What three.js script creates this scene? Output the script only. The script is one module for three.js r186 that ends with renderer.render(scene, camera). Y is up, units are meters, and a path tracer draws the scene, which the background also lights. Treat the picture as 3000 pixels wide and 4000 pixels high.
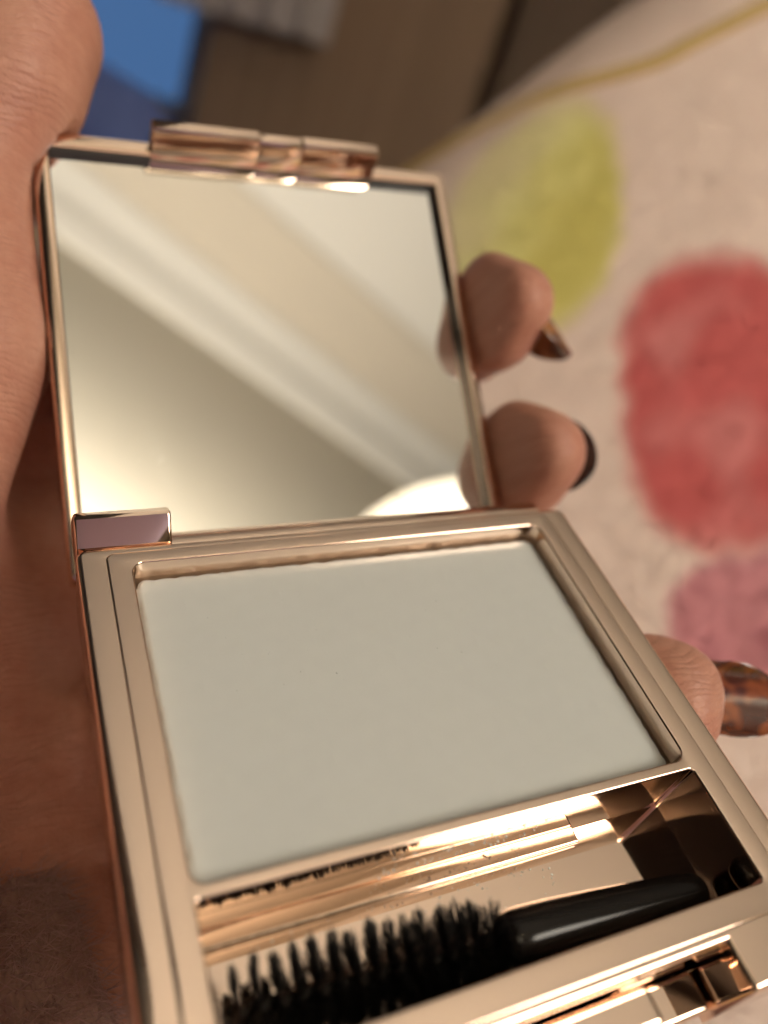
import * as THREE from 'three';
import { RoundedBoxGeometry } from 'three/addons/geometries/RoundedBoxGeometry.js';
import { MarchingCubes } from 'three/addons/objects/MarchingCubes.js';
import { mergeGeometries, mergeVertices, toCreasedNormals } from 'three/addons/utils/BufferGeometryUtils.js';
import { ImprovedNoise } from 'three/addons/math/ImprovedNoise.js';
import { RectAreaLightUniformsLib } from 'three/addons/lights/RectAreaLightUniformsLib.js';

RectAreaLightUniformsLib.init();
const V3 = THREE.Vector3;
const scene = new THREE.Scene();
scene.background = new THREE.Color(0x000000);

// ---------------------------------------------------------------- frame of the compact (millimetres) inside the room (metres)
const HEIGHT = 0.75;                                   // the compact is held this high above the floor
const BX = new V3(0.82103, 0.19409, -0.53689), BY = new V3(0, 0.94043, 0.33998), BZ = new V3(0.57089, -0.27913, 0.77212);
const BASIS = new THREE.Matrix4().makeBasis(BX, BY, BZ);
const HELD = new THREE.Quaternion().setFromRotationMatrix(BASIS);
const toWorld = (x, y, z) => new V3(x, y, z).applyQuaternion(HELD).multiplyScalar(0.001).add(new V3(0, HEIGHT, 0));

// ---------------------------------------------------------------- camera
const camera = new THREE.PerspectiveCamera(64.71, 3 / 4, 0.005, 20);
{
  const right = new V3(0.911575, 0.238334, 0.335004), up = new V3(0.07352, 0.707199, -0.703182), back = new V3(-0.404506, 0.665633, 0.627143);
  camera.position.copy(toWorld(-34.249, 64.645, 59.21));
  camera.quaternion.copy(HELD).multiply(new THREE.Quaternion().setFromRotationMatrix(new THREE.Matrix4().makeBasis(right, up, back)));
  camera.focus = 0.083;
  camera.userData.fStop = 10.8;
}
// ---------------------------------------------------------------- exposure and lamps' light
const renderer = new THREE.WebGLRenderer({ antialias: true });
renderer.toneMapping = THREE.LinearToneMapping;
renderer.toneMappingExposure = 1.06;
renderer.shadowMap.enabled = true;

const READING_LAMP = new V3(0.667, HEIGHT + 0.585, 0.335);     // centre of the lamp's opening
const WARM = new THREE.Color().setRGB(1.0, 0.915, 0.80);
const spot = new THREE.SpotLight(WARM, 1.1, 0, 1.15, 1, 2);
const SCONCE = new V3(0.20, HEIGHT + 0.42, 0.39);
const glow = new THREE.PointLight(WARM, 4.0, 0, 2);

// ---------------------------------------------------------------- helpers
const noise = new ImprovedNoise();
const N = (x, y, z) => noise.noise(x, y, z);
function rng(seed) { let s = seed >>> 0; return () => { s = (s + 0x6D2B79F5) >>> 0; let t = Math.imul(s ^ (s >>> 15), 1 | s); t = (t + Math.imul(t ^ (t >>> 7), 61 | t)) ^ t; return ((t ^ (t >>> 14)) >>> 0) / 4294967296; }; }
const lin = (r, g, b) => new THREE.Color().setRGB(r, g, b);
const smooth = (a, b, x) => { const t = Math.min(1, Math.max(0, (x - a) / (b - a))); return t * t * (3 - 2 * t); };
function part(name, geo, mat, parent, inMm = true) {
  if (inMm) geo.scale(0.001, 0.001, 0.001);
  const m = new THREE.Mesh(geo, mat); m.name = name; m.castShadow = m.receiveShadow = true; parent.add(m); return m;
}
function tag(o, label, category, group) { o.userData.label = label; o.userData.category = category; if (group) o.userData.group = group; return o; }
function structure(o) { o.userData.kind = 'structure'; return o; }
function heldGroup(name) { const g = new THREE.Group(); g.name = name; g.quaternion.copy(HELD); g.position.set(0, HEIGHT, 0); scene.add(g); return g; }
function dataTexture(n, fn, srgb = false) {
  const d = new Uint8Array(n * n * 4);
  for (let j = 0; j < n; j++) for (let i = 0; i < n; i++) { const c = fn(i / n, j / n, i, j), k = (j * n + i) * 4; for (let q = 0; q < 3; q++) d[k + q] = Math.max(0, Math.min(255, Math.round(c[q] * 255))); d[k + 3] = 255; }
  const t = new THREE.DataTexture(d, n, n); t.wrapS = t.wrapT = THREE.RepeatWrapping; t.magFilter = THREE.LinearFilter; t.minFilter = THREE.LinearMipmapLinearFilter; t.generateMipmaps = true;
  if (srgb) t.colorSpace = THREE.SRGBColorSpace; t.needsUpdate = true; return t;
}
function roundRect(x0, z0, x1, z1, r, path = new THREE.Shape()) {      // drawn as (x, -z), so that the extrusion can be laid flat
  const a = -z1, b = -z0;
  path.moveTo(x0 + r, a); path.lineTo(x1 - r, a); path.absarc(x1 - r, a + r, r, -Math.PI / 2, 0);
  path.lineTo(x1, b - r); path.absarc(x1 - r, b - r, r, 0, Math.PI / 2);
  path.lineTo(x0 + r, b); path.absarc(x0 + r, b - r, r, Math.PI / 2, Math.PI);
  path.lineTo(x0, a + r); path.absarc(x0 + r, a + r, r, Math.PI, Math.PI * 1.5);
  return path;
}
function slab(shape, yTop, yBottom, bevel, seg = 4) {                // extrude downwards from yTop, with a rounded edge
  const g = new THREE.ExtrudeGeometry(shape, { depth: yTop - yBottom - 2 * bevel, bevelEnabled: true, bevelSize: bevel, bevelThickness: bevel, bevelOffset: -bevel, bevelSegments: seg, curveSegments: 8 });
  g.rotateX(-Math.PI / 2); g.translate(0, yBottom + bevel, 0);
  return toCreasedNormals(g, 0.6);
}
function prism(pts, x0, x1, bevel = 0.25) {                          // outline in (z, y), extruded along x
  const s = new THREE.Shape(pts.map(([z, y]) => new THREE.Vector2(-z, y)));
  const g = new THREE.ExtrudeGeometry(s, { depth: x1 - x0 - 2 * bevel, bevelEnabled: bevel > 0, bevelSize: bevel, bevelThickness: bevel, bevelOffset: -bevel, bevelSegments: 3, curveSegments: 6 });
  g.rotateY(Math.PI / 2); g.translate(x0 + bevel, 0, 0);
  return toCreasedNormals(g, 0.6);
}
const rbox = (w, h, d, r, x = 0, y = 0, z = 0, seg = 3) => new RoundedBoxGeometry(w, h, d, seg, r).translate(x, y, z);

// ---------------------------------------------------------------- materials
const smear = dataTexture(256, (u, v) => { const a = 0.5 + 0.5 * N(u * 9, v * 9, 3.1), b = 0.5 + 0.5 * N(u * 40, v * 14, 7.7); const f = smooth(0.45, 0.75, 0.5 + 0.5 * N(u * 5, v * 5, 12)) * (0.6 + 0.4 * Math.sin(v * 180 + 5 * N(u * 8, v * 8, 2))); const k = 0.36 + 0.3 * (0.6 * a + 0.4 * b) + 0.34 * f; return [k, k, k]; });
smear.repeat.set(0.05, 0.05);
const M = {
  gold: new THREE.MeshPhysicalMaterial({ color: lin(0.91, 0.715, 0.58), metalness: 1, roughness: 0.1, roughnessMap: smear }),
  mirror: new THREE.MeshPhysicalMaterial({ color: lin(0.93, 0.935, 0.92), metalness: 1, roughness: 0.0 }),
  mirrorEdgeShade: new THREE.MeshStandardMaterial({ color: lin(0.05, 0.047, 0.045), roughness: 0.35 }),
  blackPlastic: new THREE.MeshPhysicalMaterial({ color: lin(0.009, 0.007, 0.006), roughness: 0.15, specularIntensity: 0.45 }),
  bristle: new THREE.MeshStandardMaterial({ color: lin(0.010, 0.008, 0.007), roughness: 0.55 }),
  wire: new THREE.MeshStandardMaterial({ color: lin(0.05, 0.045, 0.04), metalness: 1, roughness: 0.4 }),
};
// ---------------------------------------------------------------- the room that the mirror and the gold show
const plaster = dataTexture(256, (u, v) => { const k = 0.86 + 0.09 * N(u * 6, v * 6, 1) + 0.05 * N(u * 40, v * 40, 4); return [k, k, k]; });
const wallMat = new THREE.MeshStandardMaterial({ color: lin(0.66, 0.61, 0.50), roughness: 0.92, bumpMap: plaster, bumpScale: 0.002 });
const beigeStripMat = new THREE.MeshStandardMaterial({ color: lin(0.60, 0.535, 0.44), roughness: 0.92 });
const ceilMat = new THREE.MeshStandardMaterial({ color: lin(0.74, 0.71, 0.65), roughness: 0.95 });
const mouldMat = new THREE.MeshStandardMaterial({ color: lin(0.80, 0.77, 0.70), roughness: 0.75 });
const CEIL = HEIGHT + 1.65, WALL = 0.59;
function boxAt(name, mat, x0, y0, z0, x1, y1, z1, parent = scene, r = 0) {
  const g = r ? new RoundedBoxGeometry(x1 - x0, y1 - y0, z1 - z0, 3, r) : new THREE.BoxGeometry(x1 - x0, y1 - y0, z1 - z0);
  g.translate((x0 + x1) / 2, (y0 + y1) / 2, (z0 + z1) / 2); return part(name, g, mat, parent, false);
}
const floorMat = new THREE.MeshStandardMaterial({ color: lin(0.10, 0.065, 0.04), roughness: 0.6 });
structure(boxAt('floor', floorMat, -2.0, -0.06, -2.3, 2.2, 0, 0.72));
structure(boxAt('ceiling', ceilMat, -2.0, CEIL, -2.3, 2.2, CEIL + 0.06, 0.72));
structure(boxAt('wall_behind_viewer', wallMat, -2.0, 0, WALL, 2.2, CEIL, 0.72));
structure(boxAt('wall_far', wallMat, -2.0, 0, -2.3, 2.2, CEIL, -2.2));
structure(boxAt('wall_left', wallMat, -2.0, 0, -2.2, -1.9, CEIL, WALL));
structure(boxAt('wall_right', wallMat, 2.1, 0, -2.2, 2.2, CEIL, WALL));
// beige strip next to the moulding, a thin box a little below the ceiling
structure(boxAt('ceiling_beige_strip', beigeStripMat, -1.9, CEIL - 0.012, WALL - 0.285, 2.1, CEIL - 0.002, WALL - 0.06));
{ // plaster moulding with a groove: outline (distance from the wall, height below the ceiling) run along the wall
  const o = [[0, 0.13], [0.012, 0.13], [0.018, 0.118], [0.045, 0.092], [0.050, 0.080], [0.044, 0.072], [0.050, 0.062], [0.078, 0.036], [0.100, 0.026], [0.108, 0.016], [0.108, 0.013], [0, 0.013]];
  const s = new THREE.Shape(o.map(([d, h]) => new THREE.Vector2(d, -h)));
  const g = new THREE.ExtrudeGeometry(s, { depth: 4.0, bevelEnabled: false }); g.rotateY(Math.PI / 2); g.translate(-1.9, CEIL, WALL - 0.001);
  structure(part('cornice', toCreasedNormals(g, 0.5), mouldMat, scene, false));
}
// ---------------------------------------------------------------- lamps
{ // reading lamp: a dome shade turned to the compact
  const lamp = new THREE.Group(); lamp.name = 'reading_lamp'; scene.add(lamp); lamp.position.set(READING_LAMP.x, 0, READING_LAMP.z + 0.1);
  tag(lamp, 'warm reading lamp with a dome shade, seen glowing in the lid mirror', 'lamp');
  const local = (v) => v.clone().sub(lamp.position);
  const aim = new V3(0, HEIGHT, 0).sub(READING_LAMP).normalize();
  const q = new THREE.Quaternion().setFromUnitVectors(new V3(0, -1, 0), aim);
  const shadeMat = new THREE.MeshStandardMaterial({ color: lin(0.72, 0.66, 0.55), roughness: 0.6 });
  const R = 0.215, pr = [];
  for (let i = 0; i <= 14; i++) { const a = i / 14 * Math.PI / 2; pr.push(new THREE.Vector2(Math.max(0.004, R * Math.sin(a)), 0.095 * Math.cos(a))); }
  for (let i = 14; i >= 0; i--) { const a = i / 14 * Math.PI / 2; pr.push(new THREE.Vector2(Math.max(0.004, (R - 0.006) * Math.sin(a)), 0.089 * Math.cos(a))); }
  const shade = part('shade', new THREE.LatheGeometry(pr, 48), shadeMat, lamp, false); shade.quaternion.copy(q); shade.position.copy(local(READING_LAMP)).addScaledVector(aim, -0.004);
  const diff = part('diffuser', new THREE.SphereGeometry(0.174, 40, 10, 0, Math.PI * 2, 0, 0.5).translate(0, -0.174 * Math.cos(0.5), 0).scale(2.45, 0.3, 2.45).rotateX(Math.PI),
    new THREE.MeshStandardMaterial({ color: lin(0.8, 0.76, 0.68), roughness: 0.7, emissive: lin(1.0, 0.80, 0.52), emissiveIntensity: 1.1 }), lamp, false);
  diff.quaternion.copy(q); diff.position.copy(local(READING_LAMP)).addScaledVector(aim, -0.03);
  const top = local(READING_LAMP).addScaledVector(aim, -0.095);
  const curve = new THREE.CatmullRomCurve3([top, top.clone().add(new V3(0.05, 0.06, 0.03)), new V3(0.14, HEIGHT + 0.8, 0.06), new V3(0.14, 0.4, 0.06), new V3(0.14, 0.02, 0.06)]);
  part('stand', new THREE.TubeGeometry(curve, 60, 0.009, 10), M.wire, lamp, false);
  part('foot', new THREE.CylinderGeometry(0.12, 0.125, 0.02, 40).translate(0.14, 0.01, 0.0), M.wire, lamp, false);
  spot.position.copy(READING_LAMP).addScaledVector(aim, 0.02); spot.target.position.set(0, HEIGHT, 0); spot.castShadow = true; spot.shadow.radius = 8;
  scene.add(spot, spot.target);
}
{ // wall uplighter: an opaque bowl open to the ceiling
  const g = new THREE.Group(); g.name = 'wall_uplighter'; g.position.set(SCONCE.x, SCONCE.y - 0.1, WALL); scene.add(g);
  tag(g, 'bowl shaped wall uplighter washing the wall behind the viewer', 'lamp');
  const pr = []; for (let i = 0; i <= 12; i++) { const a = i / 12 * 1.5; pr.push(new THREE.Vector2(0.003 + 0.082 * Math.sin(a), 0.10 - 0.10 * Math.cos(a))); }
  for (let i = 12; i >= 0; i--) { const a = i / 12 * 1.5; pr.push(new THREE.Vector2(0.001 + 0.079 * Math.sin(a), 0.104 - 0.10 * Math.cos(a))); }
  part('bowl', new THREE.LatheGeometry(pr, 40).translate(0, 0, -0.20), new THREE.MeshStandardMaterial({ color: lin(0.6, 0.55, 0.45), roughness: 0.5 }), g, false);
  part('wall_bracket', rbox(0.03, 0.02, 0.13, 0.006, 0, 0.07, -0.062), M.wire, g, false);
  part('bulb', new THREE.SphereGeometry(0.026, 24, 16).translate(0, 0.055, -0.20), new THREE.MeshStandardMaterial({ color: lin(0.8, 0.8, 0.8), emissive: lin(1, 0.8, 0.52), emissiveIntensity: 2 }), g, false);
  glow.position.set(SCONCE.x, SCONCE.y - 0.045, SCONCE.z); glow.castShadow = true; glow.shadow.radius = 1.3; scene.add(glow);
}
// ---------------------------------------------------------------- compact
const TH = 0.5848, LD = new V3(0, Math.sin(TH), -Math.cos(TH)), LN = new V3(0, Math.cos(TH), Math.sin(TH)), L0 = new V3(0, -17.701, 0);
const lidPoint = (x, v, w) => new V3(x, 0, 0).add(L0).addScaledVector(LD, v).addScaledVector(LN, w);
const compact = heldGroup('makeup_compact');
tag(compact, 'open rose gold compact with a mirror lid and pale wax in its base', 'compact');
const WELL_FLOOR = -7.9;
{
  const bodyShape = roundRect(-30, 0, 30, 55.6, 2.2);
  // the notch for the latch is cut into the front edge
  const s = new THREE.Shape(); const x0 = -15.6, x1 = 17.7, zn = 51.6, zf = 55.6, r = 1.1;
  s.moveTo(-30 + r, -zf); s.lineTo(x0, -zf); s.lineTo(x0, -zn); s.lineTo(x1, -zn); s.lineTo(x1, -zf); s.lineTo(30 - r, -zf);
  s.absarc(30 - r, -zf + r, r, -Math.PI / 2, 0); s.lineTo(30, -r); s.absarc(30 - r, -r, r, 0, Math.PI / 2); s.lineTo(-30 + r, 0); s.absarc(-30 + r, -r, r, Math.PI / 2, Math.PI); s.lineTo(-30, -zf + r); s.absarc(-30 + r, -zf + r, r, Math.PI, Math.PI * 1.5);
  s.holes.push(roundRect(-26.6, 1.5, 26.6, 50.2, 1.2, new THREE.Path()));
  const base = part('base', slab(s, -0.1, -9.6, 0.6, 6), M.gold, compact);
  const p = roundRect(-27.2, 0.95, 27.2, 50.8, 1.0);
  p.holes.push(roundRect(-24.76, 2.59, 24.76, 35.74, 1.3, new THREE.Path()), roundRect(-24.76, 36.86, 24.76, 48.22, 0.45, new THREE.Path()));
  part('rim_plate', slab(p, 0, -8.4, 0.24, 5), M.gold, base);
  part('bottom_plate', slab(roundRect(-29, 1, 29, 54.6, 2), -8.5, -10.6, 0.6), M.gold, base);
  part('brush_well_floor', slab(roundRect(-25.2, 36.4, 25.2, 48.7, 0.5), WELL_FLOOR, -8.45, 0.1), M.gold, base);
  part('brush_well_ledge', rbox(38.5, 0.9, 1.7, 0.25, -5.8, WELL_FLOOR + 0.35, 37.62), M.gold, base);
  part('wax_pan_floor', slab(roundRect(-25.2, 2.2, 25.2, 36.1, 0.5), -6.2, -6.9, 0.1), M.gold, base);
  part('hinge_knuckle', prism([[0.1, -4], [0.05, 0.0], [-1.9, 2.25], [-2.3, 2.35], [-3.2, 1.9], [-5.4, -1.2], [-5.4, -4]], -29.9, -20.2, 0.3), M.gold, base);
  part('hinge_barrel', new THREE.CylinderGeometry(2.6, 2.6, 49, 28).rotateZ(Math.PI / 2).translate(4.6, -5.6, -2.9), M.gold, base);
  const button = part('latch_button', rbox(19.5, 5.2, 3.2, 0.7, 0.2, -4.9, 53.5, 4), M.gold, compact);
  part('latch_step', rbox(32.6, 2.0, 3.4, 0.5, 1.05, -7.4, 53.4), M.gold, button);
}
{ // wax: a slab with a slightly uneven top and an edge drawn back here and there from the pan
  const nx = 110, nz = 80, hx = 24.62, z0 = 2.78, z1 = 35.62, pos = [], idx = [], uv = [];
  const T = (k) => { const t = k * 2 - 1; return Math.sign(t) * (1 - Math.pow(1 - Math.abs(t), 1.7)); };
  for (let j = 0; j <= nz; j++) for (let i = 0; i <= nx; i++) {
    const a = T(i / nx), b = T(j / nz);
    let x = a * hx, z = (z0 + z1) / 2 + b * (z1 - z0) / 2;
    const rc = 1.4, ex = Math.abs(a) * hx - (hx - rc), ez = Math.abs(b) * 16.42 - (16.42 - rc);
    let edge = Math.min(hx - Math.abs(x), 16.42 - Math.abs(b) * 16.42);
    if (ex > 0 && ez > 0) { const m = Math.max(ex, ez), l = Math.hypot(ex, ez), k = m / l; x = Math.sign(a) * (hx - rc + ex * k); z = (z0 + z1) / 2 + Math.sign(b) * (16.42 - rc + ez * k); edge = rc - m; }
    const e2 = Math.max(0, edge);
    const ragged = 0.3 * N(x * 0.7, z * 0.7, 2) + 0.1 * N(x * 2.3, z * 2.3, 5);
    let y = -2.1 + 0.05 * N(x * 0.11, z * 0.11, 8) + 0.004 * N(x * 0.9, z * 0.9, 3);
    const w = 0.75; if (e2 < w) { const q = 1 - e2 / w; y -= 0.55 * q * q + Math.max(0, ragged) * q; const pull = Math.max(0, 0.1 + ragged) * q; x -= Math.sign(a) * pull * (Math.abs(a) > 0.9 ? 1 : 0); z -= Math.sign(b) * pull * (Math.abs(b) > 0.9 ? 1 : 0); }
    pos.push(x, y, z); uv.push(x / 10, z / 10);
  }
  for (let j = 0; j < nz; j++) for (let i = 0; i < nx; i++) { const a = j * (nx + 1) + i, b = a + 1, c = a + nx + 1, d = c + 1; idx.push(a, c, b, b, c, d); }
  // side skirt
  const ring = []; for (let i = 0; i <= nx; i++) ring.push(i); for (let j = 1; j <= nz; j++) ring.push(j * (nx + 1) + nx); for (let i = nx - 1; i >= 0; i--) ring.push(nz * (nx + 1) + i); for (let j = nz - 1; j >= 1; j--) ring.push(j * (nx + 1));
  const s0 = pos.length / 3; ring.forEach((k) => { pos.push(pos[k * 3], -6.1, pos[k * 3 + 2]); uv.push(uv[k * 2], uv[k * 2 + 1]); });
  ring.forEach((k, i) => { const n2 = (i + 1) % ring.length; idx.push(k, ring[n2], s0 + i, ring[n2], s0 + n2, s0 + i); });
  const g = new THREE.BufferGeometry(); g.setAttribute('position', new THREE.Float32BufferAttribute(pos, 3)); g.setAttribute('uv', new THREE.Float32BufferAttribute(uv, 2)); g.setIndex(idx); g.computeVertexNormals();
  const waxBump = dataTexture(512, (u, v) => { const k = 0.5 + 0.3 * N(u * 24, v * 24, 2) + 0.2 * N(u * 90, v * 70, 9); return [k, k, k]; });
  const waxTone = dataTexture(256, (u, v) => { const k = 0.97 + 0.02 * N(u * 5, v * 5, 6) + 0.008 * N(u * 50, v * 50, 1); return [k, k, k * 0.995]; });
  const waxMat = new THREE.MeshPhysicalMaterial({ color: lin(0.66, 0.685, 0.665), map: waxTone, roughness: 0.4, bumpMap: waxBump, bumpScale: 0.000005, clearcoat: 0.9, clearcoatRoughness: 0.2 });
  part('wax', g, waxMat, compact);
  // crumbs and specks of wax
  const rr = rng(11), crumbs = [], fleck = new THREE.IcosahedronGeometry(1, 0);
  const add = (x, y, z, s) => crumbs.push(fleck.clone().scale(s * (0.6 + rr()), s * (0.4 + 0.5 * rr()), s * (0.6 + rr())).rotateY(rr() * 6).translate(x, y, z));
  for (let i = 0; i < 110; i++) add(-20 + 30 * rr(), WELL_FLOOR + 0.03, 38.6 + 6 * rr(), 0.05 + 0.06 * rr());
  for (let i = 0; i < 90; i++) add(-8 + 18 * rr(), -1 - 5.5 * rr(), 36.9, 0.04 + 0.07 * rr());
  for (let i = 0; i < 50; i++) add(-20 + 42 * rr(), -2.06, 5 + 14 * rr(), 0.03 + 0.06 * rr());
  for (let i = 0; i < 60; i++) add(6 + 15 * rr(), -0.12, 35.95 + 0.3 * rr(), 0.05 + 0.07 * rr());
  for (let i = 0; i < 40; i++) add(-12 + 36 * rr(), -0.4 * rr(), 2.2 - 1.6 * rr(), 0.03 + 0.035 * rr());
  const cm = part('wax_specks', mergeGeometries(crumbs), waxMat, compact); cm.userData.kind = 'stuff';
}
{ // lid, in its own frame: x along the hinge, y up the mirror, z out of the mirror
  const lid = new THREE.Group(); lid.name = 'lid'; compact.add(lid);
  lid.quaternion.setFromRotationMatrix(new THREE.Matrix4().makeBasis(new V3(1, 0, 0), LD, LN)); lid.position.copy(L0).multiplyScalar(0.001);
  const H = 28.14, v0 = 10.6, v1 = 64.84, X1 = 30.2, V0 = 7.6, V1 = 67.3;
  // frame: rings from the mirror's edge over the rim and round the outside to the back, mitred at the corners
  const rings = [[0, -1.6], [0, 0.32], [0.07, 0.5], [0.2, 0.55], [0.6, 0.5], [0.82, 0.34], [0.97, -0.1], [1.0, -0.6], [1.0, -3.6], [0.97, -4.3], [0.85, -4.8], [0.6, -5.0], [0.0, -5.0]];
  const rectAt = ([k, w]) => { const x = H + (X1 - H) * k, a = v0 + (V0 - v0) * k, b = v1 + (V1 - v1) * k, r = 0.12 + 1.0 * k, out = [];
    for (const [cx, cy, t] of [[x - r, b - r, 0], [-x + r, b - r, 1], [-x + r, a + r, 2], [x - r, a + r, 3]]) for (let i = 0; i <= 5; i++) { const an = (t + i / 5) * Math.PI / 2; out.push([cx + r * Math.cos(an), cy + r * Math.sin(an), w]); } return out; };
  const pos = [], idx = [], rows = rings.map(rectAt), n = rows[0].length;
  rows.forEach((rw) => rw.forEach((p) => pos.push(...p)));
  for (let j = 0; j < rows.length - 1; j++) for (let i = 0; i < n; i++) { const a = j * n + i, b = j * n + (i + 1) % n, c = a + n, d = b + n; idx.push(a, c, b, b, c, d); }
  const g = new THREE.BufferGeometry(); g.setAttribute('position', new THREE.Float32BufferAttribute(pos, 3)); g.setIndex(idx);
  const fg = toCreasedNormals(g.toNonIndexed(), 0.5); { const p = fg.attributes.position, uv = []; for (let i = 0; i < p.count; i++) uv.push(p.getX(i), p.getY(i)); fg.setAttribute('uv', new THREE.Float32BufferAttribute(uv, 2)); }
  const frame = part('lid_frame', fg, M.gold, lid);
  part('lid_back', new THREE.BoxGeometry(2 * H + 0.4, v1 - v0 + 0.4, 1.2).translate(0, (v0 + v1) / 2, -4.3), M.gold, lid);
  // mirror glass, dark edge round it; top bar paints the frame wall's dark reflection
  const gl = part('mirror', new THREE.PlaneGeometry(2 * H - 0.1, v1 - v0 - 0.1).translate(0, (v0 + v1) / 2, -0.95), M.mirror, lid);
  const sh = new THREE.Shape([[-H + 0.01, v0 + 0.01], [H - 0.01, v0 + 0.01], [H - 0.01, v1 - 0.01], [-H + 0.01, v1 - 0.01]].map(([a, b]) => new THREE.Vector2(a, b)));
  const q = 0.10; sh.holes.push(new THREE.Path([[-H + q, v0 + q], [-H + q, v1 - 0.3], [H - q, v1 - 0.3], [H - q, v0 + q]].map(([a, b]) => new THREE.Vector2(a, b))));
  part('mirror_edge_and_shade', mergeGeometries([new THREE.ExtrudeGeometry(sh, { depth: 0.45, bevelEnabled: false }).translate(0, 0, -1.2), new THREE.BoxGeometry(2 * H - 0.06, 0.28, 1.1).translate(0, v1 - 0.17, -0.52).toNonIndexed()]), M.mirrorEdgeShade, lid);
  // grease marks left by fingers
  const grease = dataTexture(256, (u, v) => { const d1 = Math.hypot((u - 0.16) * 1.0 - (0.30 - v) * 0.25, (v - 0.22) * 0.25), d2 = Math.hypot(u - 0.8, v - 0.12); const g2 = 0.5 + 0.5 * N(u * 60, v * 60, 3); const k = 0.9 * smooth(0.05, 0.0, d1) * g2 + 0.4 * smooth(0.12, 0, d2) * g2 * smooth(0, 0.4, N(u * 22, v * 22, 9)) + 0.05 * smooth(0.1, 0.6, N(u * 9, v * 9, 5)); return [0, k, 0]; });
  M.mirror.roughnessMap = grease; M.mirror.roughness = 0.3;
  // latch: a hooked lip that leans over the mirror's far edge
  const lip = new THREE.Shape([[64.5, -0.3], [66.1, 3.9], [66.5, 4.2], [67.8, 4.0], [67.9, 3.4], [66.9, 0.2], [66.9, -1.0], [64.5, -1.0]].map(([v, w]) => new THREE.Vector2(v, w)));
  const piece = (x0, x1, sh2) => { const e = new THREE.ExtrudeGeometry(sh2, { depth: x1 - x0 - 0.4, bevelEnabled: true, bevelSize: 0.2, bevelThickness: 0.2, bevelOffset: -0.2, bevelSegments: 3 });
    e.applyMatrix4(new THREE.Matrix4().makeBasis(new V3(0, 1, 0), new V3(0, 0, 1), new V3(1, 0, 0))); e.translate(x0 + 0.2, 0, 0); return toCreasedNormals(e, 0.6); };
  const low = new THREE.Shape([[64.5, -0.3], [66.1, 3.65], [66.5, 3.9], [67.7, 3.75], [67.8, 3.3], [66.9, 0.2], [66.9, -1.0], [64.5, -1.0]].map(([v, w]) => new THREE.Vector2(v, w)));
  part('latch_lip', mergeGeometries([piece(-15.3, -0.6, lip), piece(-0.75, 5.7, low), piece(5.55, 17.3, lip)]), M.gold, lid);
  part('hinge_leaf', new RoundedBoxGeometry(47, 5, 3.6, 3, 0.8).translate(5, 6.6, -2.6), M.gold, lid);
  // dust on the glass
  const rr = rng(5), d = []; for (let i = 0; i < 26; i++) d.push(new THREE.IcosahedronGeometry(0.05 + 0.05 * rr(), 0).scale(1, 1, 0.4).translate(5 + 21 * rr(), v1 - 0.5 - 1.0 * rr(), -0.94));
  for (let i = 0; i < 40; i++) d.push(new THREE.IcosahedronGeometry(0.03 + 0.03 * rr(), 0).scale(1, 1, 0.4).translate(-26 + 52 * rr(), v0 + 0.5 + 16 * rr() * rr(), -0.94));
  const dm = part('dust', mergeGeometries(d), new THREE.MeshStandardMaterial({ color: lin(0.7, 0.68, 0.62), roughness: 0.6 }), lid); dm.userData.kind = 'stuff';
}
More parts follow.
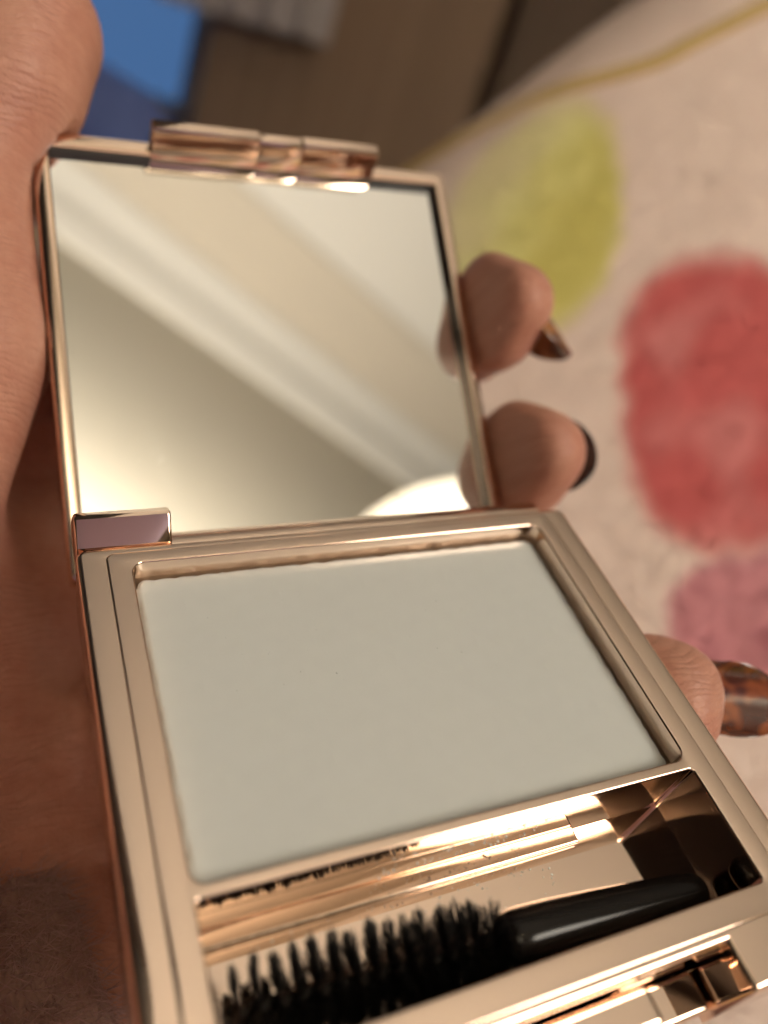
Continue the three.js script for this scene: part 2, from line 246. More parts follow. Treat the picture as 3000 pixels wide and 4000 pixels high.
// ---------------------------------------------------------------- spoolie brush in the well
{
  const brush = heldGroup('spoolie_brush');
  tag(brush, 'small black spoolie brush lying in the long well of the compact', 'brush');
  const A = new V3(-23.6, -4.4, 44.0), Bp = new V3(22.6, -5.5, 46.2);        // from bristle tip to handle end
  const dir = Bp.clone().sub(A), len = dir.length(); dir.normalize();
  const Q = new THREE.Quaternion().setFromUnitVectors(new V3(0, 1, 0), dir);
  const place = (g) => { g.applyQuaternion(Q); g.translate(A.x, A.y, A.z); return g; };
  const s = 23.6;   // where the handle starts
  const prof = [[0.01, s - 0.3], [0.9, s - 0.3], [1.5, s], [2.05, s + 0.55], [2.3, s + 1.3], [2.42, s + 2.5], [2.42, s + 6], [2.25, s + 11], [2.02, s + 16], [1.8, len - 2.2], [1.6, len - 1.0], [1.1, len - 0.3], [0.01, len]];
  const sp = new THREE.SplineCurve(prof.map(([a, b]) => new THREE.Vector2(a, b))).getPoints(90).map((p) => { p.x = Math.max(0.01, p.x); return p; });
  part('handle', place(new THREE.LatheGeometry(sp, 48)), M.blackPlastic, brush);
  // twisted wire core
  const core = []; for (const ph of [0, Math.PI]) { const pts = []; for (let i = 0; i <= 220; i++) { const t = i / 220 * (s + 0.6); const a = t * Math.PI / 1.6 + ph; pts.push(new V3(0.33 * Math.cos(a), t, 0.33 * Math.sin(a))); } core.push(new THREE.TubeGeometry(new THREE.CatmullRomCurve3(pts), 260, 0.36, 6)); }
  part('twisted_wire', place(mergeGeometries(core)), M.wire, brush);
  // bristles: thin tapered hairs set along a helix, so that they read as rows of teeth
  const rr = rng(77), P = [], I = [];
  const hair = (p, d, L, w0) => { // three-sided spike, bent a little
    const up = Math.abs(d.y) > 0.8 ? new V3(1, 0, 0) : new V3(0, 1, 0), a = new V3().crossVectors(d, up).normalize(), b = new V3().crossVectors(d, a);
    const bend = new V3(rr() - 0.5, rr() - 0.5, rr() - 0.5).multiplyScalar(0.07 * L);
    const st = P.length / 3, R = [1, 0.85, 0.55];
    for (let k = 0; k < 3; k++) { const t = k / 2, c = p.clone().addScaledVector(d, L * t).addScaledVector(bend, t * t); for (let m = 0; m < 3; m++) { const an = m * 2.0944; c.clone().addScaledVector(a, w0 * R[k] * Math.cos(an)).addScaledVector(b, w0 * R[k] * Math.sin(an)).toArray(P, P.length); } }
    for (let k = 0; k < 2; k++) for (let m = 0; m < 3; m++) { const q0 = st + k * 3 + m, q1 = st + k * 3 + (m + 1) % 3; I.push(q0, q1, q0 + 3, q1, q1 + 3, q0 + 3); }
    I.push(st + 6, st + 7, st + 8);
  };
  const pitch = 1.58;
  const turns = 15 * 2;   // two starts, half a pitch apart, as the wire holds them
  const count = 4600;
  for (let i = 0; i < count; i++) {
    const t = rr() * (s - 0.4), th = t / pitch * Math.PI * 2 + 0.9 * N(t * 0.5, 3.3, 1.7) + (rr() - 0.5) * 1.15;
    const R = (3.7 + 0.7 * N(t * 0.9, Math.cos(th) * 1.2, Math.sin(th) * 1.2)) * (0.78 + 0.22 * smooth(0, 6, t)) * (0.9 + 0.14 * rr());
    const lean = -((th - t / pitch * Math.PI * 2) / (Math.PI * 2)) * pitch / R * 0.5 + (rr() - 0.5) * 0.05;
    hair(new V3(0.2 * Math.cos(th), t, 0.2 * Math.sin(th)), new V3(Math.cos(th), lean, Math.sin(th)).normalize(), R, 0.055);
  }
  for (let i = 0; i < 160; i++) { const t = s - 1.2 + 1.0 * rr(), th = rr() * 6.28; hair(new V3(0, t, 0), new V3(Math.cos(th), 0.25 * (rr() - 0.3), Math.sin(th)).normalize(), 3.3 * (0.8 + 0.25 * rr()), 0.04); }
  const g = new THREE.BufferGeometry(); g.setAttribute('position', new THREE.Float32BufferAttribute(P, 3)); g.setIndex(I); g.computeVertexNormals();
  part('bristles', place(g), M.bristle, brush).userData.kind = 'stuff';
}
// ---------------------------------------------------------------- the hand that holds the compact
{
  const hand = heldGroup('hand');
  tag(hand, 'left hand with long nails cupped under and around the open compact', 'hand');
  const L = (x, v, w) => lidPoint(x, v, w), P = (x, y, z) => new V3(x, y, z);
  const chains = [   // joints with radii; each chain is one finger or a ray of the palm
    { k: 2.2, j: [[L(-30.2, 80.5, 0.5), 10.2], [L(-32.5, 74, -0.5), 9.6]] , id: 'thumb' },
    { k: 2.2, j: [[L(-32.5, 74, -0.5), 9.6], [L(-38.6, 61, -3.2), 8.6], [L(-39.2, 40, -4.0), 9.9], [L(-49.5, 16, -5), 11], [P(-55, -9, 8), 14.5], [P(-57.5, -14, 36), 16], [P(-66, -56, 72), 18]], id: 'thumb' },
    { k: 4, j: [[L(34.2, 46.4, -6), 5.6], [L(33.4, 46.0, 2), 5.2], [L(34.2, 42.6, 7.5), 4.5]] }, { k: 4, j: [[L(34.2, 40.4, -6), 5.6], [L(33.4, 40.0, 2), 5.2], [L(34.2, 41.8, 7.5), 4.5]] },
    { k: 4, j: [[L(34, 44.7, -10), 7.2], [L(29, 45.5, -14.5), 7.6], [L(4, 47, -16.5), 8.6], [L(-42, 38, -32), 10.5]] },
    { k: 4, j: [[L(34.4, 22.6, -6), 5.7], [L(33.6, 22.0, 2), 5.4], [L(34.2, 19.4, 7.5), 4.9]] }, { k: 4, j: [[L(34.4, 17.2, -6), 5.7], [L(33.6, 16.8, 2), 5.4], [L(34.2, 19.0, 7.5), 4.9]] },
    { k: 4, j: [[L(34.2, 20.3, -10), 7.4], [L(29, 21, -15), 7.9], [L(4, 21, -18), 9.0], [L(-43, 15, -38), 11]] },
    { k: 1.2, j: [[P(17, -20.2, 2), 7.6], [P(2, -21, 0), 8.2], [P(-40, -52, 2), 11]] },
    { k: 4, j: [[P(33.6, -14, 22.2), 5.2], [P(33.2, -7.6, 22.8), 4.7], [P(34.8, -5.8, 25.0), 4.0]] }, { k: 4, j: [[P(33.6, -14, 27), 5.2], [P(33.2, -7.8, 27.4), 4.7], [P(34.8, -6.0, 25.4), 4.0]] },
    { k: 4, j: [[P(33.4, -15.6, 24.3), 6.4], [P(27.5, -19.2, 23.5), 6.9], [P(4, -19.6, 22), 7.2], [P(-36, -54, 26), 10.5]] },
    { k: 6, j: [[L(-48, 18, -14), 10], [P(-44, -46, 4), 13]] }, { k: 6, j: [[P(-48, -34, -22), 10], [P(-31, -47, -14), 11]] },
    { k: 9, j: [[L(-42, 38, -32), 10.5], [P(-56, -66, 62), 20]] },
    { k: 9, j: [[L(-43, 15, -38), 11], [P(-55, -68, 62), 20]] },
    { k: 9, j: [[P(-40, -52, 2), 11], [P(-54, -70, 64), 20]] },
    { k: 9, j: [[P(-36, -54, 26), 10.5], [P(-52, -72, 66), 19]] },
  ];
  const sdf = (p) => {
    let d = 1e3;
    for (const c of chains) for (let i = 0; i + 1 < c.j.length; i++) {
      const [a, ra] = c.j[i], [b, rb] = c.j[i + 1];
      const bx = b.x - a.x, by = b.y - a.y, bz = b.z - a.z, px = p.x - a.x, py = p.y - a.y, pz = p.z - a.z;
      let t = (px * bx + py * by + pz * bz) / (bx * bx + by * by + bz * bz); t = t < 0 ? 0 : t > 1 ? 1 : t;
      const e = Math.hypot(px - bx * t, py - by * t, pz - bz * t) - (ra + (rb - ra) * t);
      const k = c.k, h = Math.max(k - Math.abs(d - e), 0) / k; d = Math.min(d, e) - h * h * k * 0.25;
    }
    // flesh gives way to the case: nothing of it inside the lid (nor over the lid's edge) or the base
    const lx = Math.abs(p.x) - 30.32, r = p.y + 17.701, v = r * LD.y + p.z * LD.z, w = r * LN.y + p.z * LN.z;
    const lidBox = Math.max(lx, 7.4 - v, v - 67.5, -5.15 - w, w - (p.x > 0 ? 14 : 0.6)), baseBox = Math.max(Math.abs(p.x) - 30.12, p.y - 0.1, -10.75 - p.y, -5.5 - p.z, p.z - 55.8);
    const sm = (a, b, k) => Math.max(a, b) + Math.max(k - Math.abs(a - b), 0) ** 2 / (4 * k);
    return sm(sm(d, -lidBox, p.x > 0 ? 3.2 : 1.6), -baseBox, 1.6);
  };
  const build = (cx, cy, cz, half, res) => {
    const mc = new MarchingCubes(res, new THREE.MeshBasicMaterial(), false, false, 400000);
    mc.isolation = 0; const p = new V3();
    for (let k = 0; k < res; k++) for (let j = 0; j < res; j++) for (let i = 0; i < res; i++) {
      p.set(cx + half * (i - res / 2) / (res / 2), cy + half * (j - res / 2) / (res / 2), cz + half * (k - res / 2) / (res / 2));
      mc.field[i + j * res + k * res * res] = -sdf(p);
    }
    mc.update();
    const n = mc.count, pos = new Float32Array(n * 3), nor = new Float32Array(n * 3);
    for (let i = 0; i < n * 3; i++) { pos[i] = mc.positionArray[i] * half; nor[i] = mc.normalArray[i]; }
    const g = new THREE.BufferGeometry(); g.setAttribute('position', new THREE.BufferAttribute(pos, 3)); g.setAttribute('normal', new THREE.BufferAttribute(nor, 3)); g.translate(cx, cy, cz); return g;
  };
  const g = build(-22, -10, -4, 100, 150);
  const nor = g.attributes.normal, ps = g.attributes.position, uv = new Float32Array(ps.count * 2), q = new V3(), e = 0.4;
  for (let i = 0; i < ps.count; i++) { // exact normals from the field; uv: across and along the lid
    q.fromBufferAttribute(ps, i);
    const gx = sdf(q.clone().setX(q.x + e)) - sdf(q.clone().setX(q.x - e)), gy = sdf(q.clone().setY(q.y + e)) - sdf(q.clone().setY(q.y - e)), gz = sdf(q.clone().setZ(q.z + e)) - sdf(q.clone().setZ(q.z - e));
    const l = Math.hypot(gx, gy, gz) || 1; nor.setXYZ(i, gx / l, gy / l, gz / l);
    const r = q.clone().sub(L0); uv[i * 2] = q.x / 40; uv[i * 2 + 1] = r.dot(LD) / 40;
  }
  g.setAttribute('uv', new THREE.BufferAttribute(uv, 2));
  const skinTone = dataTexture(512, (u, v) => { const a = N(u * 7, v * 7, 1), b = N(u * 30, v * 30, 5), c = N(u * 90, v * 90, 8); return [0.87 + 0.06 * a + 0.06 * b + 0.05 * c, 0.80 + 0.12 * a + 0.10 * b + 0.06 * c, 0.78 + 0.12 * a + 0.10 * b + 0.06 * c]; });
  const skinBump = dataTexture(1024, (u, v) => { const wv = v * 1.0 + 0.02 * N(u * 8, v * 8, 2); const c = Math.pow(0.5 + 0.5 * Math.sin(wv * Math.PI * 2 * 46 + 5 * N(u * 7, v * 12, 4) + 2 * N(u * 23, v * 30, 14)), 3) * (0.5 + 0.5 * N(u * 14, v * 10, 6)); const f = 0.5 + 0.5 * N(u * 120, v * 120, 3); const k = 0.55 * (1 - 0.7 * c) + 0.3 * f; return [k, k, k]; });
  const skin = new THREE.MeshPhysicalMaterial({ color: lin(0.60, 0.315, 0.23), map: skinTone, roughness: 0.42, bumpMap: skinBump, bumpScale: 0.00028, specularIntensity: 0.7 });
  part('skin', g, skin, hand);
  // nails: curved plates that run on past the fingertips
  const tort = (seed, a, b) => dataTexture(128, (u, v) => { const k = smooth(-0.15, 0.3, N(u * 4, v * 4, seed) + 0.5 * N(u * 11, v * 11, seed + 3)); return [a[0] + (b[0] - a[0]) * k, a[1] + (b[1] - a[1]) * k, a[2] + (b[2] - a[2]) * k]; }, true);
  const nail = (tip, along, out, len, width, back, lift, mat, label) => {
    along = along.clone().normalize(); const side = new V3().crossVectors(along, out).normalize(); out = new V3().crossVectors(side, along).normalize();
    const nu = 24, nv = 44, pos = [], idx = [], uvs = [], th = 0.55;
    for (let s = 0; s < 2; s++) for (let j = 0; j <= nv; j++) for (let i = 0; i <= nu; i++) {
      const t = 1 - Math.pow(1 - j / nv, 1.8), a = (i / nu * 2 - 1), taper = t < 0.6 ? 1 - 0.06 * (1 - t) : Math.sqrt(Math.max(0, 1 - Math.pow((t - 0.6) / 0.4, 2.4))) * 0.97 + 0.03;
      const w = a * taper * width / 2, R = width * 0.56, sag = R - Math.sqrt(Math.max(0.01, R * R - w * w));
      const c = tip.clone().addScaledVector(along, -back + len * t).addScaledVector(side, w).addScaledVector(out, lift - sag - 0.9 * Math.pow(t, 2.2) - s * th);
      pos.push(c.x, c.y, c.z); uvs.push(i / nu * 0.7, t);
    }
    const W = nu + 1, off = W * (nv + 1);
    for (let j = 0; j < nv; j++) for (let i = 0; i < nu; i++) { const a = j * W + i, b = a + 1, c = a + W, d = c + 1; idx.push(a, b, c, b, d, c, off + a, off + c, off + b, off + b, off + c, off + d); }
    const rim = []; for (let i = 0; i < nu; i++) rim.push([i, i + 1], [nv * W + i + 1, nv * W + i]); for (let j = 0; j < nv; j++) rim.push([(j + 1) * W, j * W], [j * W + nu, (j + 1) * W + nu]);
    for (const [a, b] of rim) idx.push(a, off + a, b, b, off + a, off + b);
    const ng = new THREE.BufferGeometry(); ng.setAttribute('position', new THREE.Float32BufferAttribute(pos, 3)); ng.setAttribute('uv', new THREE.Float32BufferAttribute(uvs, 2)); ng.setIndex(idx); ng.computeVertexNormals();
    const m = part('fingernail', ng, mat, hand); m.userData.label = label;
  };
  const lv = (x, v, w) => new V3(x, 0, 0).addScaledVector(LD, v).addScaledVector(LN, w);
  const gloss = (map, c = lin(1, 1, 1)) => new THREE.MeshPhysicalMaterial({ color: c, map, roughness: 0.25, clearcoat: 1, clearcoatRoughness: 0.06 });
  nail(L(34.6, 42.2, 3.2), lv(0.46, -0.88, 0.06), lv(0.78, 0.36, 0.36), 14.6, 11, 3.4, 5.6, gloss(tort(3, [0.42, 0.24, 0.12], [0.62, 0.42, 0.25])), 'glossy brown nail on the upper fingertip');
  nail(L(34.2, 19.3, 3.0), lv(0.74, -0.05, 0.62), lv(0.64, 0.05, -0.74), 16.5, 11.5, 6.5, 4.7, gloss(tort(7, [0.13, 0.035, 0.025], [0.24, 0.07, 0.045])), 'dark maroon nail beside the hinge');
  nail(P(34.2, -6.4, 25.2), P(0.92, 0.08, 0.36), P(0.25, -0.75, -0.35), 21, 9, 5.0, 3.9, gloss(tort(5, [0.30, 0.13, 0.06], [0.58, 0.31, 0.15])), 'amber brown mottled nail beside the base');
}
// ---------------------------------------------------------------- sleeve of the robe round the wrist
{
  const sl = heldGroup('robe_sleeve');
  tag(sl, 'fuzzy dusty pink robe sleeve round the wrist below the palm', 'sleeve');
  const A = new V3(-44, -55, 10), Bq = new V3(-88, -98, 190), ax = Bq.clone().sub(A), len = ax.length(); ax.normalize();
  const s1 = new V3(0, 1, 0).cross(ax).normalize(), s2 = ax.clone().cross(s1);
  const pos = [], idx = [], uv = [], nu = 120, nv = 90;
  for (let j = 0; j <= nv; j++) for (let i = 0; i <= nu; i++) {
    const t = j / nv, a = i / nu * Math.PI * 2, cx = Math.cos(a), sy = Math.sin(a);
    const cuff = t < 0.08 ? -9 * (1 - t / 0.08) ** 2 : 0;
    const fold = 1.6 * Math.sin(t * 26 + 1.6 * N(cx * 1.3, sy * 1.3, t * 3)) * smooth(0.1, 0.35, t) + 2.5 * N(cx * 1.6, sy * 1.6, t * 7) + 0.7 * N(cx * 12, sy * 12, t * 60);
    const r = 27 + 6 * t + cuff + fold, p = A.clone().addScaledVector(ax, len * t + 5 * N(cx * 1.5, sy * 1.5, 3.3) * (1 - t)).addScaledVector(s1, r * cx).addScaledVector(s2, r * sy);
    pos.push(p.x, p.y, p.z); uv.push(a * 0.5, t * 2);
  }
  for (let j = 0; j < nv; j++) for (let i = 0; i < nu; i++) { const p = j * (nu + 1) + i, q = p + nu + 1; idx.push(p, q, p + 1, p + 1, q, q + 1); }
  const g = new THREE.BufferGeometry(); g.setAttribute('position', new THREE.Float32BufferAttribute(pos, 3)); g.setAttribute('uv', new THREE.Float32BufferAttribute(uv, 2)); g.setIndex(idx); g.computeVertexNormals();
  const fuzz = dataTexture(256, (u, v) => { const k = 0.5 + 0.25 * N(u * 40, v * 40, 2) + 0.25 * N(u * 110, v * 110, 8); return [k, k, k]; });
  part('fleece', g, new THREE.MeshPhysicalMaterial({ color: lin(0.42, 0.27, 0.22), roughness: 1, bumpMap: fuzz, bumpScale: 0.0015, sheen: 0.3, sheenColor: lin(0.7, 0.55, 0.5), side: THREE.DoubleSide }), sl);
  // pile of the fleece
  const rp = rng(61), fibre = new THREE.BufferGeometry();
  fibre.setAttribute('position', new THREE.Float32BufferAttribute([-0.08, 0, 0.05, 0.08, 0, 0.05, 0, 0, -0.09, 0.6, 3.6, 0.3].map((v) => v * 0.001), 3)); fibre.setIndex([0, 1, 3, 1, 2, 3, 2, 0, 3]); fibre.computeVertexNormals();
  const NF = 80000, pile = new THREE.InstancedMesh(fibre, new THREE.MeshStandardMaterial({ color: 0xffffff, roughness: 1, side: THREE.DoubleSide }), NF), mm = new THREE.Matrix4(), qu = new THREE.Quaternion(), col = new THREE.Color(), up = new V3(0, 1, 0);
  pile.name = 'pile'; pile.userData.kind = 'stuff'; pile.castShadow = pile.receiveShadow = true;
  for (let i = 0; i < NF; i++) {
    const j = Math.floor(rp() * nv * 0.6), k = j * (nu + 1) + Math.floor(rp() * nu), k2 = k + nu + 1, f = rp(), h = rp();
    const at = (q) => new V3(pos[q * 3], pos[q * 3 + 1], pos[q * 3 + 2]), p = at(k).lerp(at(k + 1), f).lerp(at(k2).lerp(at(k2 + 1), f), h);
    const c0 = A.clone().addScaledVector(ax, p.clone().sub(A).dot(ax)), o = p.clone().sub(c0).normalize().add(new V3(rp() - 0.5, rp() - 0.5, rp() - 0.5).multiplyScalar(1.4)).normalize(), sc = 0.6 + 0.7 * rp(), tn = 0.85 + 0.3 * rp();
    mm.compose(p.multiplyScalar(0.001), qu.setFromUnitVectors(up, o), new V3(sc, sc, sc)); pile.setMatrixAt(i, mm); pile.setColorAt(i, col.setRGB(0.44 * tn, 0.275 * tn, 0.245 * tn));
  }
  sl.add(pile);
}
// ---------------------------------------------------------------- floral blanket that rises over a raised knee
const XC = [-500, -200, -100, -37, 12, 70, 150, 300, 700], HR = [-85, -80, -36, 40, 120, 182, 222, 250, 255], ZR = [-230, -235, -245, -266, -296, -333, -360, -380, -400];
const interp = (xs, ys, x) => { if (x <= xs[0]) return ys[0]; for (let i = 1; i < xs.length; i++) if (x <= xs[i]) return ys[i - 1] + (ys[i] - ys[i - 1]) * (x - xs[i - 1]) / (xs[i] - xs[i - 1]); return ys[ys.length - 1]; };
const soft = (ys, x) => [-30, -15, 0, 15, 30].reduce((s, d) => s + interp(XC, ys, x + d) / 5, 0);
function clothHeight(x, z) { // millimetres, relative to the compact
  const hr = soft(HR, x), zr = soft(ZR, x), t = Math.max(0, z / zr);
  const p = t < 0.8 ? Math.pow(t, 1.6) : Math.max(0.6998 + 1.3995 * (t - 0.8) - 2.8 * (t - 0.8) ** 2, -0.3);
  return -85 + (hr + 85) / 0.875 * p + 2.2 * N(x * 0.018, z * 0.018, 4.4) + 0.8 * N(x * 0.06, z * 0.06, 9.1);
}
{
  const blanket = new THREE.Group(); blanket.name = 'blanket'; scene.add(blanket); blanket.position.set(0, HEIGHT, 0);
  tag(blanket, 'pale pink fleece blanket with printed green and red flowers and an ochre seam', 'blanket');
  const x0 = -420, x1 = 620, z0 = -560, z1 = 330, nx = 260, nz = 240, pos = [], uv = [], idx = [];
  for (let j = 0; j <= nz; j++) for (let i = 0; i <= nx; i++) { const x = x0 + (x1 - x0) * i / nx, z = z0 + (z1 - z0) * j / nz; pos.push(x, clothHeight(x, z), z); uv.push((x - 60) / 320 + 0.5, (z + 160) / 320 + 0.5); }
  for (let j = 0; j < nz; j++) for (let i = 0; i < nx; i++) { const a = j * (nx + 1) + i, b = a + 1, c = a + nx + 1, d = c + 1; idx.push(a, c, b, b, c, d); }
  const g = new THREE.BufferGeometry(); g.setAttribute('position', new THREE.Float32BufferAttribute(pos, 3)); g.setAttribute('uv', new THREE.Float32BufferAttribute(uv, 2)); g.setIndex(idx); g.computeVertexNormals();
  // print: flat flowers; coordinates in millimetres of the cloth, edges dyed unevenly
  const ground = [0.87, 0.795, 0.76];
  const flower = (x, z, cx, cz, rx, rz, rot, pw, w) => { const c = Math.cos(rot), s = Math.sin(rot), dx = x - cx, dz = z - cz; const a = Math.abs((dx * c + dz * s) / rx), b = Math.abs((-dx * s + dz * c) / rz); return 1 - smooth(1 - w, 1 + w, Math.pow(Math.pow(a, pw) + Math.pow(b, pw), 1 / pw)); };
  const dye = (x, z) => {
    const wob = 2.2 * N(x * 0.12, z * 0.12, 3) + 1.0 * N(x * 0.5, z * 0.5, 6), X = x + wob, Zz = z + 2.0 * N(x * 0.12, z * 0.12, 12);
    const fz = 1 + 0.04 * N(x * 0.9, z * 0.9, 2) + 0.04 * N(x * 2.2, z * 2.2, 5) + 0.02 * N(x * 0.12, z * 0.12, 7);
    let c = ground.slice(); const mix = (k, d) => { for (let q = 0; q < 3; q++) c[q] += (d[q] - c[q]) * k; };
    const gk = flower(X, Zz, 11, -203, 25, 38, -0.32, 2.2, 0.17); mix(gk * (0.6 + 0.4 * smooth(-26, 4, x - 12 + 0.2 * (z + 205) + 8 * N(x * 0.07, z * 0.07, 41))), [0.87, 0.85, 0.60]);
    mix(gk * smooth(-10, 16, x - 12 + 0.2 * (z + 212) + 10 * N(x * 0.06, z * 0.06, 1)) * 0.9, [0.78, 0.74, 0.42]);
    const rk = flower(X, Zz, 81, -160, 29, 37, -0.30, 3.0, 0.13); mix(rk, [0.74, 0.37, 0.37]); mix(rk * smooth(-0.1, 0.5, N(x * 0.05, z * 0.05, 21)), [0.78, 0.48, 0.48]);
    const pk = flower(X, Zz, 103, -110, 28, 16, -0.35, 2.4, 0.12); mix(pk, [0.76, 0.52, 0.55]); mix(pk * smooth(0.0, 0.35, N(x * 0.06, z * 0.11, 31)), [0.64, 0.40, 0.44]);
    for (const [ax, az, rx, rz, col] of [[150, -235, 26, 32, [0.66, 0.60, 0.22]], [150, -60, 30, 26, [0.70, 0.27, 0.25]], [-45, -130, 24, 30, [0.66, 0.60, 0.25]], [170, -150, 24, 30, [0.72, 0.4, 0.38]]]) mix(flower(X, Zz, ax, az, rx, rz, 0.4, 2.4, 0.09), col);
    return [c[0] * fz * 1.07, c[1] * fz * 1.07, c[2] * fz * 1.06];
  };
  const tex = dataTexture(1024, (u, v) => dye((u - 0.5) * 320 + 60, (v - 0.5) * 320 - 160), true);
  const fuzz = dataTexture(512, (u, v) => { const k = 0.5 + 0.25 * N(u * 90, v * 90, 2) + 0.25 * N(u * 220, v * 220, 8); return [k, k, k]; });
  const mat = new THREE.MeshPhysicalMaterial({ map: tex, roughness: 1, bumpMap: fuzz, bumpScale: 0.0004, sheen: 0.35, sheenRoughness: 0.7, sheenColor: lin(0.8, 0.7, 0.62), side: THREE.DoubleSide });
  part('fleece', g, mat, blanket);
  // pile: short fibres standing on the cloth, each dyed like the cloth under it
  const rp = rng(21), fibre = new THREE.BufferGeometry();
  fibre.setAttribute('position', new THREE.Float32BufferAttribute([-0.16, 0, 0.1, 0.16, 0, 0.1, 0, 0, -0.18, 0.5, 2.3, 0.3].map((v) => v * 0.001), 3)); fibre.setIndex([0, 1, 3, 1, 2, 3, 2, 0, 3]); fibre.computeVertexNormals();
  const NF = 110000, pile = new THREE.InstancedMesh(fibre, new THREE.MeshStandardMaterial({ color: 0xffffff, roughness: 1, side: THREE.DoubleSide }), NF), mm = new THREE.Matrix4(), eu = new THREE.Euler(), qu = new THREE.Quaternion(), col = new THREE.Color();
  pile.name = 'pile'; pile.userData.kind = 'stuff'; pile.castShadow = pile.receiveShadow = true;
  for (let i = 0; i < NF; i++) {
    const x = -70 + 240 * rp(), z = -330 + 360 * rp(), k = 0.7 + 0.6 * rp(), c = dye(x, z);
    qu.setFromEuler(eu.set((rp() - 0.5) * 1.5, rp() * 6.283, (rp() - 0.5) * 1.5));
    mm.compose(new V3(x * 0.001, clothHeight(x, z) * 0.001 - 0.0003, z * 0.001), qu, new V3(k, k, k)); pile.setMatrixAt(i, mm); pile.setColorAt(i, col.setRGB(c[0], c[1], c[2], THREE.SRGBColorSpace));
  }
  blanket.add(pile);
  const sp = [[-60, -262], [-30, -252], [4, -246], [20, -247], [35, -251], [43, -256], [67, -272], [100, -292], [140, -330], [200, -345], [300, -360]].map(([x, z]) => new V3(x, clothHeight(x, z) + 0.5, z));
  part('seam', new THREE.TubeGeometry(new THREE.CatmullRomCurve3(sp), 160, 3.0, 10), new THREE.MeshStandardMaterial({ color: lin(0.50, 0.36, 0.15), roughness: 0.95 }), blanket);
}
// ---------------------------------------------------------------- far background: wardrobe, curtain, blue chair
const wood = (seed, r, g, b) => new THREE.MeshStandardMaterial({ color: lin(r, g, b), roughness: 0.55, map: dataTexture(256, (u, v) => { const k = 0.85 + 0.12 * N(u * 30, v * 3, seed) + 0.05 * N(u * 90, v * 5, seed + 2); return [k, k * 0.98, k * 0.95]; }) });
{
  const w = new THREE.Group(); w.name = 'wardrobe'; w.position.set(0.2, 0, -1.9); scene.add(w);
  tag(w, 'brown wooden wardrobe with a dark gap between its doors', 'wardrobe');
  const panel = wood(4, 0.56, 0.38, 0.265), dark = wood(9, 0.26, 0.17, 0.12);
  boxAt('back_panel', panel, -0.9, 0.02, -0.27, 1.3, 2.1, -0.25, w); boxAt('side_panel', panel, -0.9, 0.02, -0.248, -0.88, 2.1, 0.16, w); boxAt('side_panel', panel, 1.28, 0.02, -0.248, 1.3, 2.1, 0.16, w); boxAt('top_panel', panel, -0.878, 2.08, -0.248, 1.278, 2.1, 0.16, w); boxAt('bottom_panel', panel, -0.878, 0.02, -0.248, 1.278, 0.04, 0.16, w);
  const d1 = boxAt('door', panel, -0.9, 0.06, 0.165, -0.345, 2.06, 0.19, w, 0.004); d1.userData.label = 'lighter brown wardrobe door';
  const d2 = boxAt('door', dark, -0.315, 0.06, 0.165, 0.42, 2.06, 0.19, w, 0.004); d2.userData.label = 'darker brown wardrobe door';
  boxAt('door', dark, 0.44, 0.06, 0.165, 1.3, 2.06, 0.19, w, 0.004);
}
{
  const c = new THREE.Group(); c.name = 'curtain'; c.position.set(-0.61, HEIGHT + 0.19, -1.62); scene.add(c);
  tag(c, 'grey white curtain with soft folds hanging beside the wardrobe', 'curtain');
  const nx = 60, pos = [], idx = []; for (let j = 0; j <= 12; j++) for (let i = 0; i <= nx; i++) { const t = i / nx; pos.push((t - 0.5) * 0.34, j / 12 * 1.2 + 0.02 * t, 0.018 * Math.sin(t * 31) + 0.008 * Math.sin(t * 67 + 1)); }
  for (let j = 0; j < 12; j++) for (let i = 0; i < nx; i++) { const a = j * (nx + 1) + i, b = a + 1, d = a + nx + 1; idx.push(a, b, d, b, d + 1, d); }
  const g = new THREE.BufferGeometry(); g.setAttribute('position', new THREE.Float32BufferAttribute(pos, 3)); g.setIndex(idx); g.computeVertexNormals();
  part('fabric', g, new THREE.MeshStandardMaterial({ color: lin(0.75, 0.68, 0.68), roughness: 0.95, side: THREE.DoubleSide }), c, false);
  part('rod', new THREE.CylinderGeometry(0.012, 0.012, 0.6, 16).rotateZ(Math.PI / 2).translate(0, 1.21, 0), M.wire, c, false);
}
{ // dusk outside a window beyond the chair
  const w = new THREE.Group(); w.name = 'window'; w.position.set(-1.28, HEIGHT + 0.02, -2.195); scene.add(w);
  tag(w, 'window with blue dusk light beside the curtain', 'window');
  const fm = new THREE.MeshStandardMaterial({ color: lin(0.6, 0.58, 0.55), roughness: 0.6 });
  boxAt('sill', fm, -0.40, -0.03, 0, 0.40, 0.0, 0.07, w, 0.004); boxAt('frame', fm, -0.40, 0.003, 0.002, -0.36, 0.95, 0.04, w, 0.004); boxAt('frame', fm, 0.36, 0.003, 0.002, 0.40, 0.95, 0.04, w, 0.004); boxAt('frame', fm, -0.357, 0.91, 0.002, 0.357, 0.95, 0.04, w, 0.004);
  part('pane', new THREE.PlaneGeometry(0.714, 0.905).translate(0, 0.456, 0.01), new THREE.MeshStandardMaterial({ color: lin(0.02, 0.02, 0.03), roughness: 0.1, emissive: lin(0.055, 0.13, 0.29), emissiveIntensity: 1 }), w, false);
  const dusk = new THREE.RectAreaLight(lin(0.055, 0.13, 0.29), 0.8, 0.7, 0.88); dusk.position.copy(w.position).add(new V3(0, 0.456, 0.03)); dusk.lookAt(dusk.position.x, dusk.position.y, 5); scene.add(dusk);
}
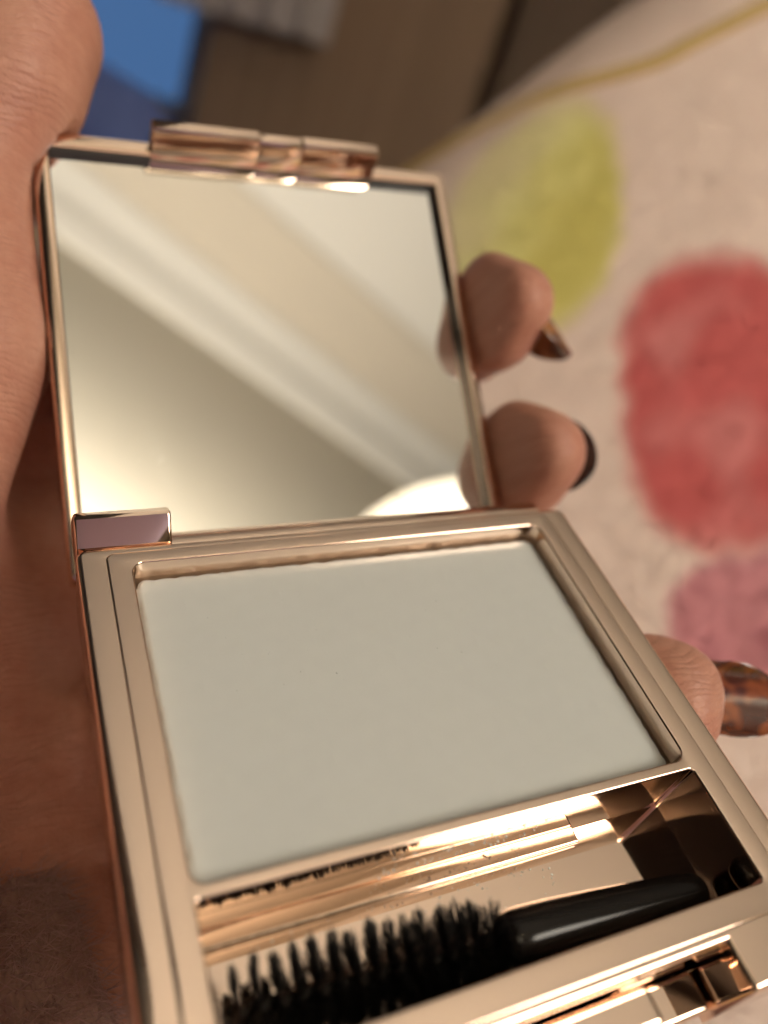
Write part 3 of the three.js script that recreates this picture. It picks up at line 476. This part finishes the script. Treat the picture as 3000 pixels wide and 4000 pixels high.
{
  const c = new THREE.Group(); c.name = 'armchair'; c.position.set(-0.93, 0, -1.45); scene.add(c);
  tag(c, 'blue upholstered armchair standing below the dusk window', 'armchair');
  const blue = new THREE.MeshPhysicalMaterial({ color: lin(0.26, 0.36, 0.88), roughness: 0.9, sheen: 0.3, sheenColor: lin(0.3, 0.5, 0.9) });
  { const g = new RoundedBoxGeometry(0.50, 0.62, 0.20, 16, 0.09), p = g.attributes.position;
    for (let i = 0; i < p.count; i++) { const x = p.getX(i), y = p.getY(i), z = p.getZ(i); p.setXYZ(i, x + 0.02 * N(y * 6, z * 6, 2), y + 0.05 * N(x * 5, z * 5, 7) - 0.28 * x * smooth(-0.1, 0.31, y), z + 0.02 * N(x * 8, y * 8, 4)); }
    g.translate(0, 0.50, -0.16); g.computeVertexNormals(); part('backrest', g, blue, c, false); }
  part('seat', rbox(0.52, 0.18, 0.48, 0.05, 0, 0.37, 0.1, 5), blue, c, false);
  for (const sx of [-1, 1]) for (const sz of [-0.1, 0.28]) part('leg', new THREE.CylinderGeometry(0.02, 0.014, 0.29, 12).translate(sx * 0.2, 0.145, sz), M.wire, c, false);
}
{  // unseen cabinet, added for the black reflection in the brush well
  const c = new THREE.Group(); c.name = 'added_dark_cabinet'; c.position.set(-1.15, 0, 0.3); scene.add(c);
  tag(c, 'nearly black tall cabinet added out of view to darken reflections in the brush well', 'cabinet');
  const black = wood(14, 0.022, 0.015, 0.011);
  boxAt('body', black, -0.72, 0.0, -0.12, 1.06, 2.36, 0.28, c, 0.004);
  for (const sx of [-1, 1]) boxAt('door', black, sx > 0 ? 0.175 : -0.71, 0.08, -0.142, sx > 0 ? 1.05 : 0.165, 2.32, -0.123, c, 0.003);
}
{  // cushion shape added out of view to put lilac into the hinge reflection
  const lilacForm = part('added_lilac_form', (() => { const g = new THREE.SphereGeometry(1, 48, 32), p = g.attributes.position; for (let i = 0; i < p.count; i++) { const x = p.getX(i), y = p.getY(i), z = p.getZ(i), s = (a) => Math.sign(a) * Math.pow(Math.abs(a), 0.6); p.setXYZ(i, 0.30 * s(x), 0.21 * s(y), 0.075 * z); } g.computeVertexNormals(); return g; })(),
    new THREE.MeshStandardMaterial({ color: lin(0.68, 0.64, 0.95), roughness: 0.95 }), scene, false);
  lilacForm.position.set(0.26, HEIGHT + 0.11, 0.46); lilacForm.rotation.x = -0.25;
  tag(lilacForm, 'added lilac form behind the viewer that tints the reflection in the gold hinge', 'added_lilac_form');
}
renderer.setSize(768, 1024);
renderer.render(scene, camera);
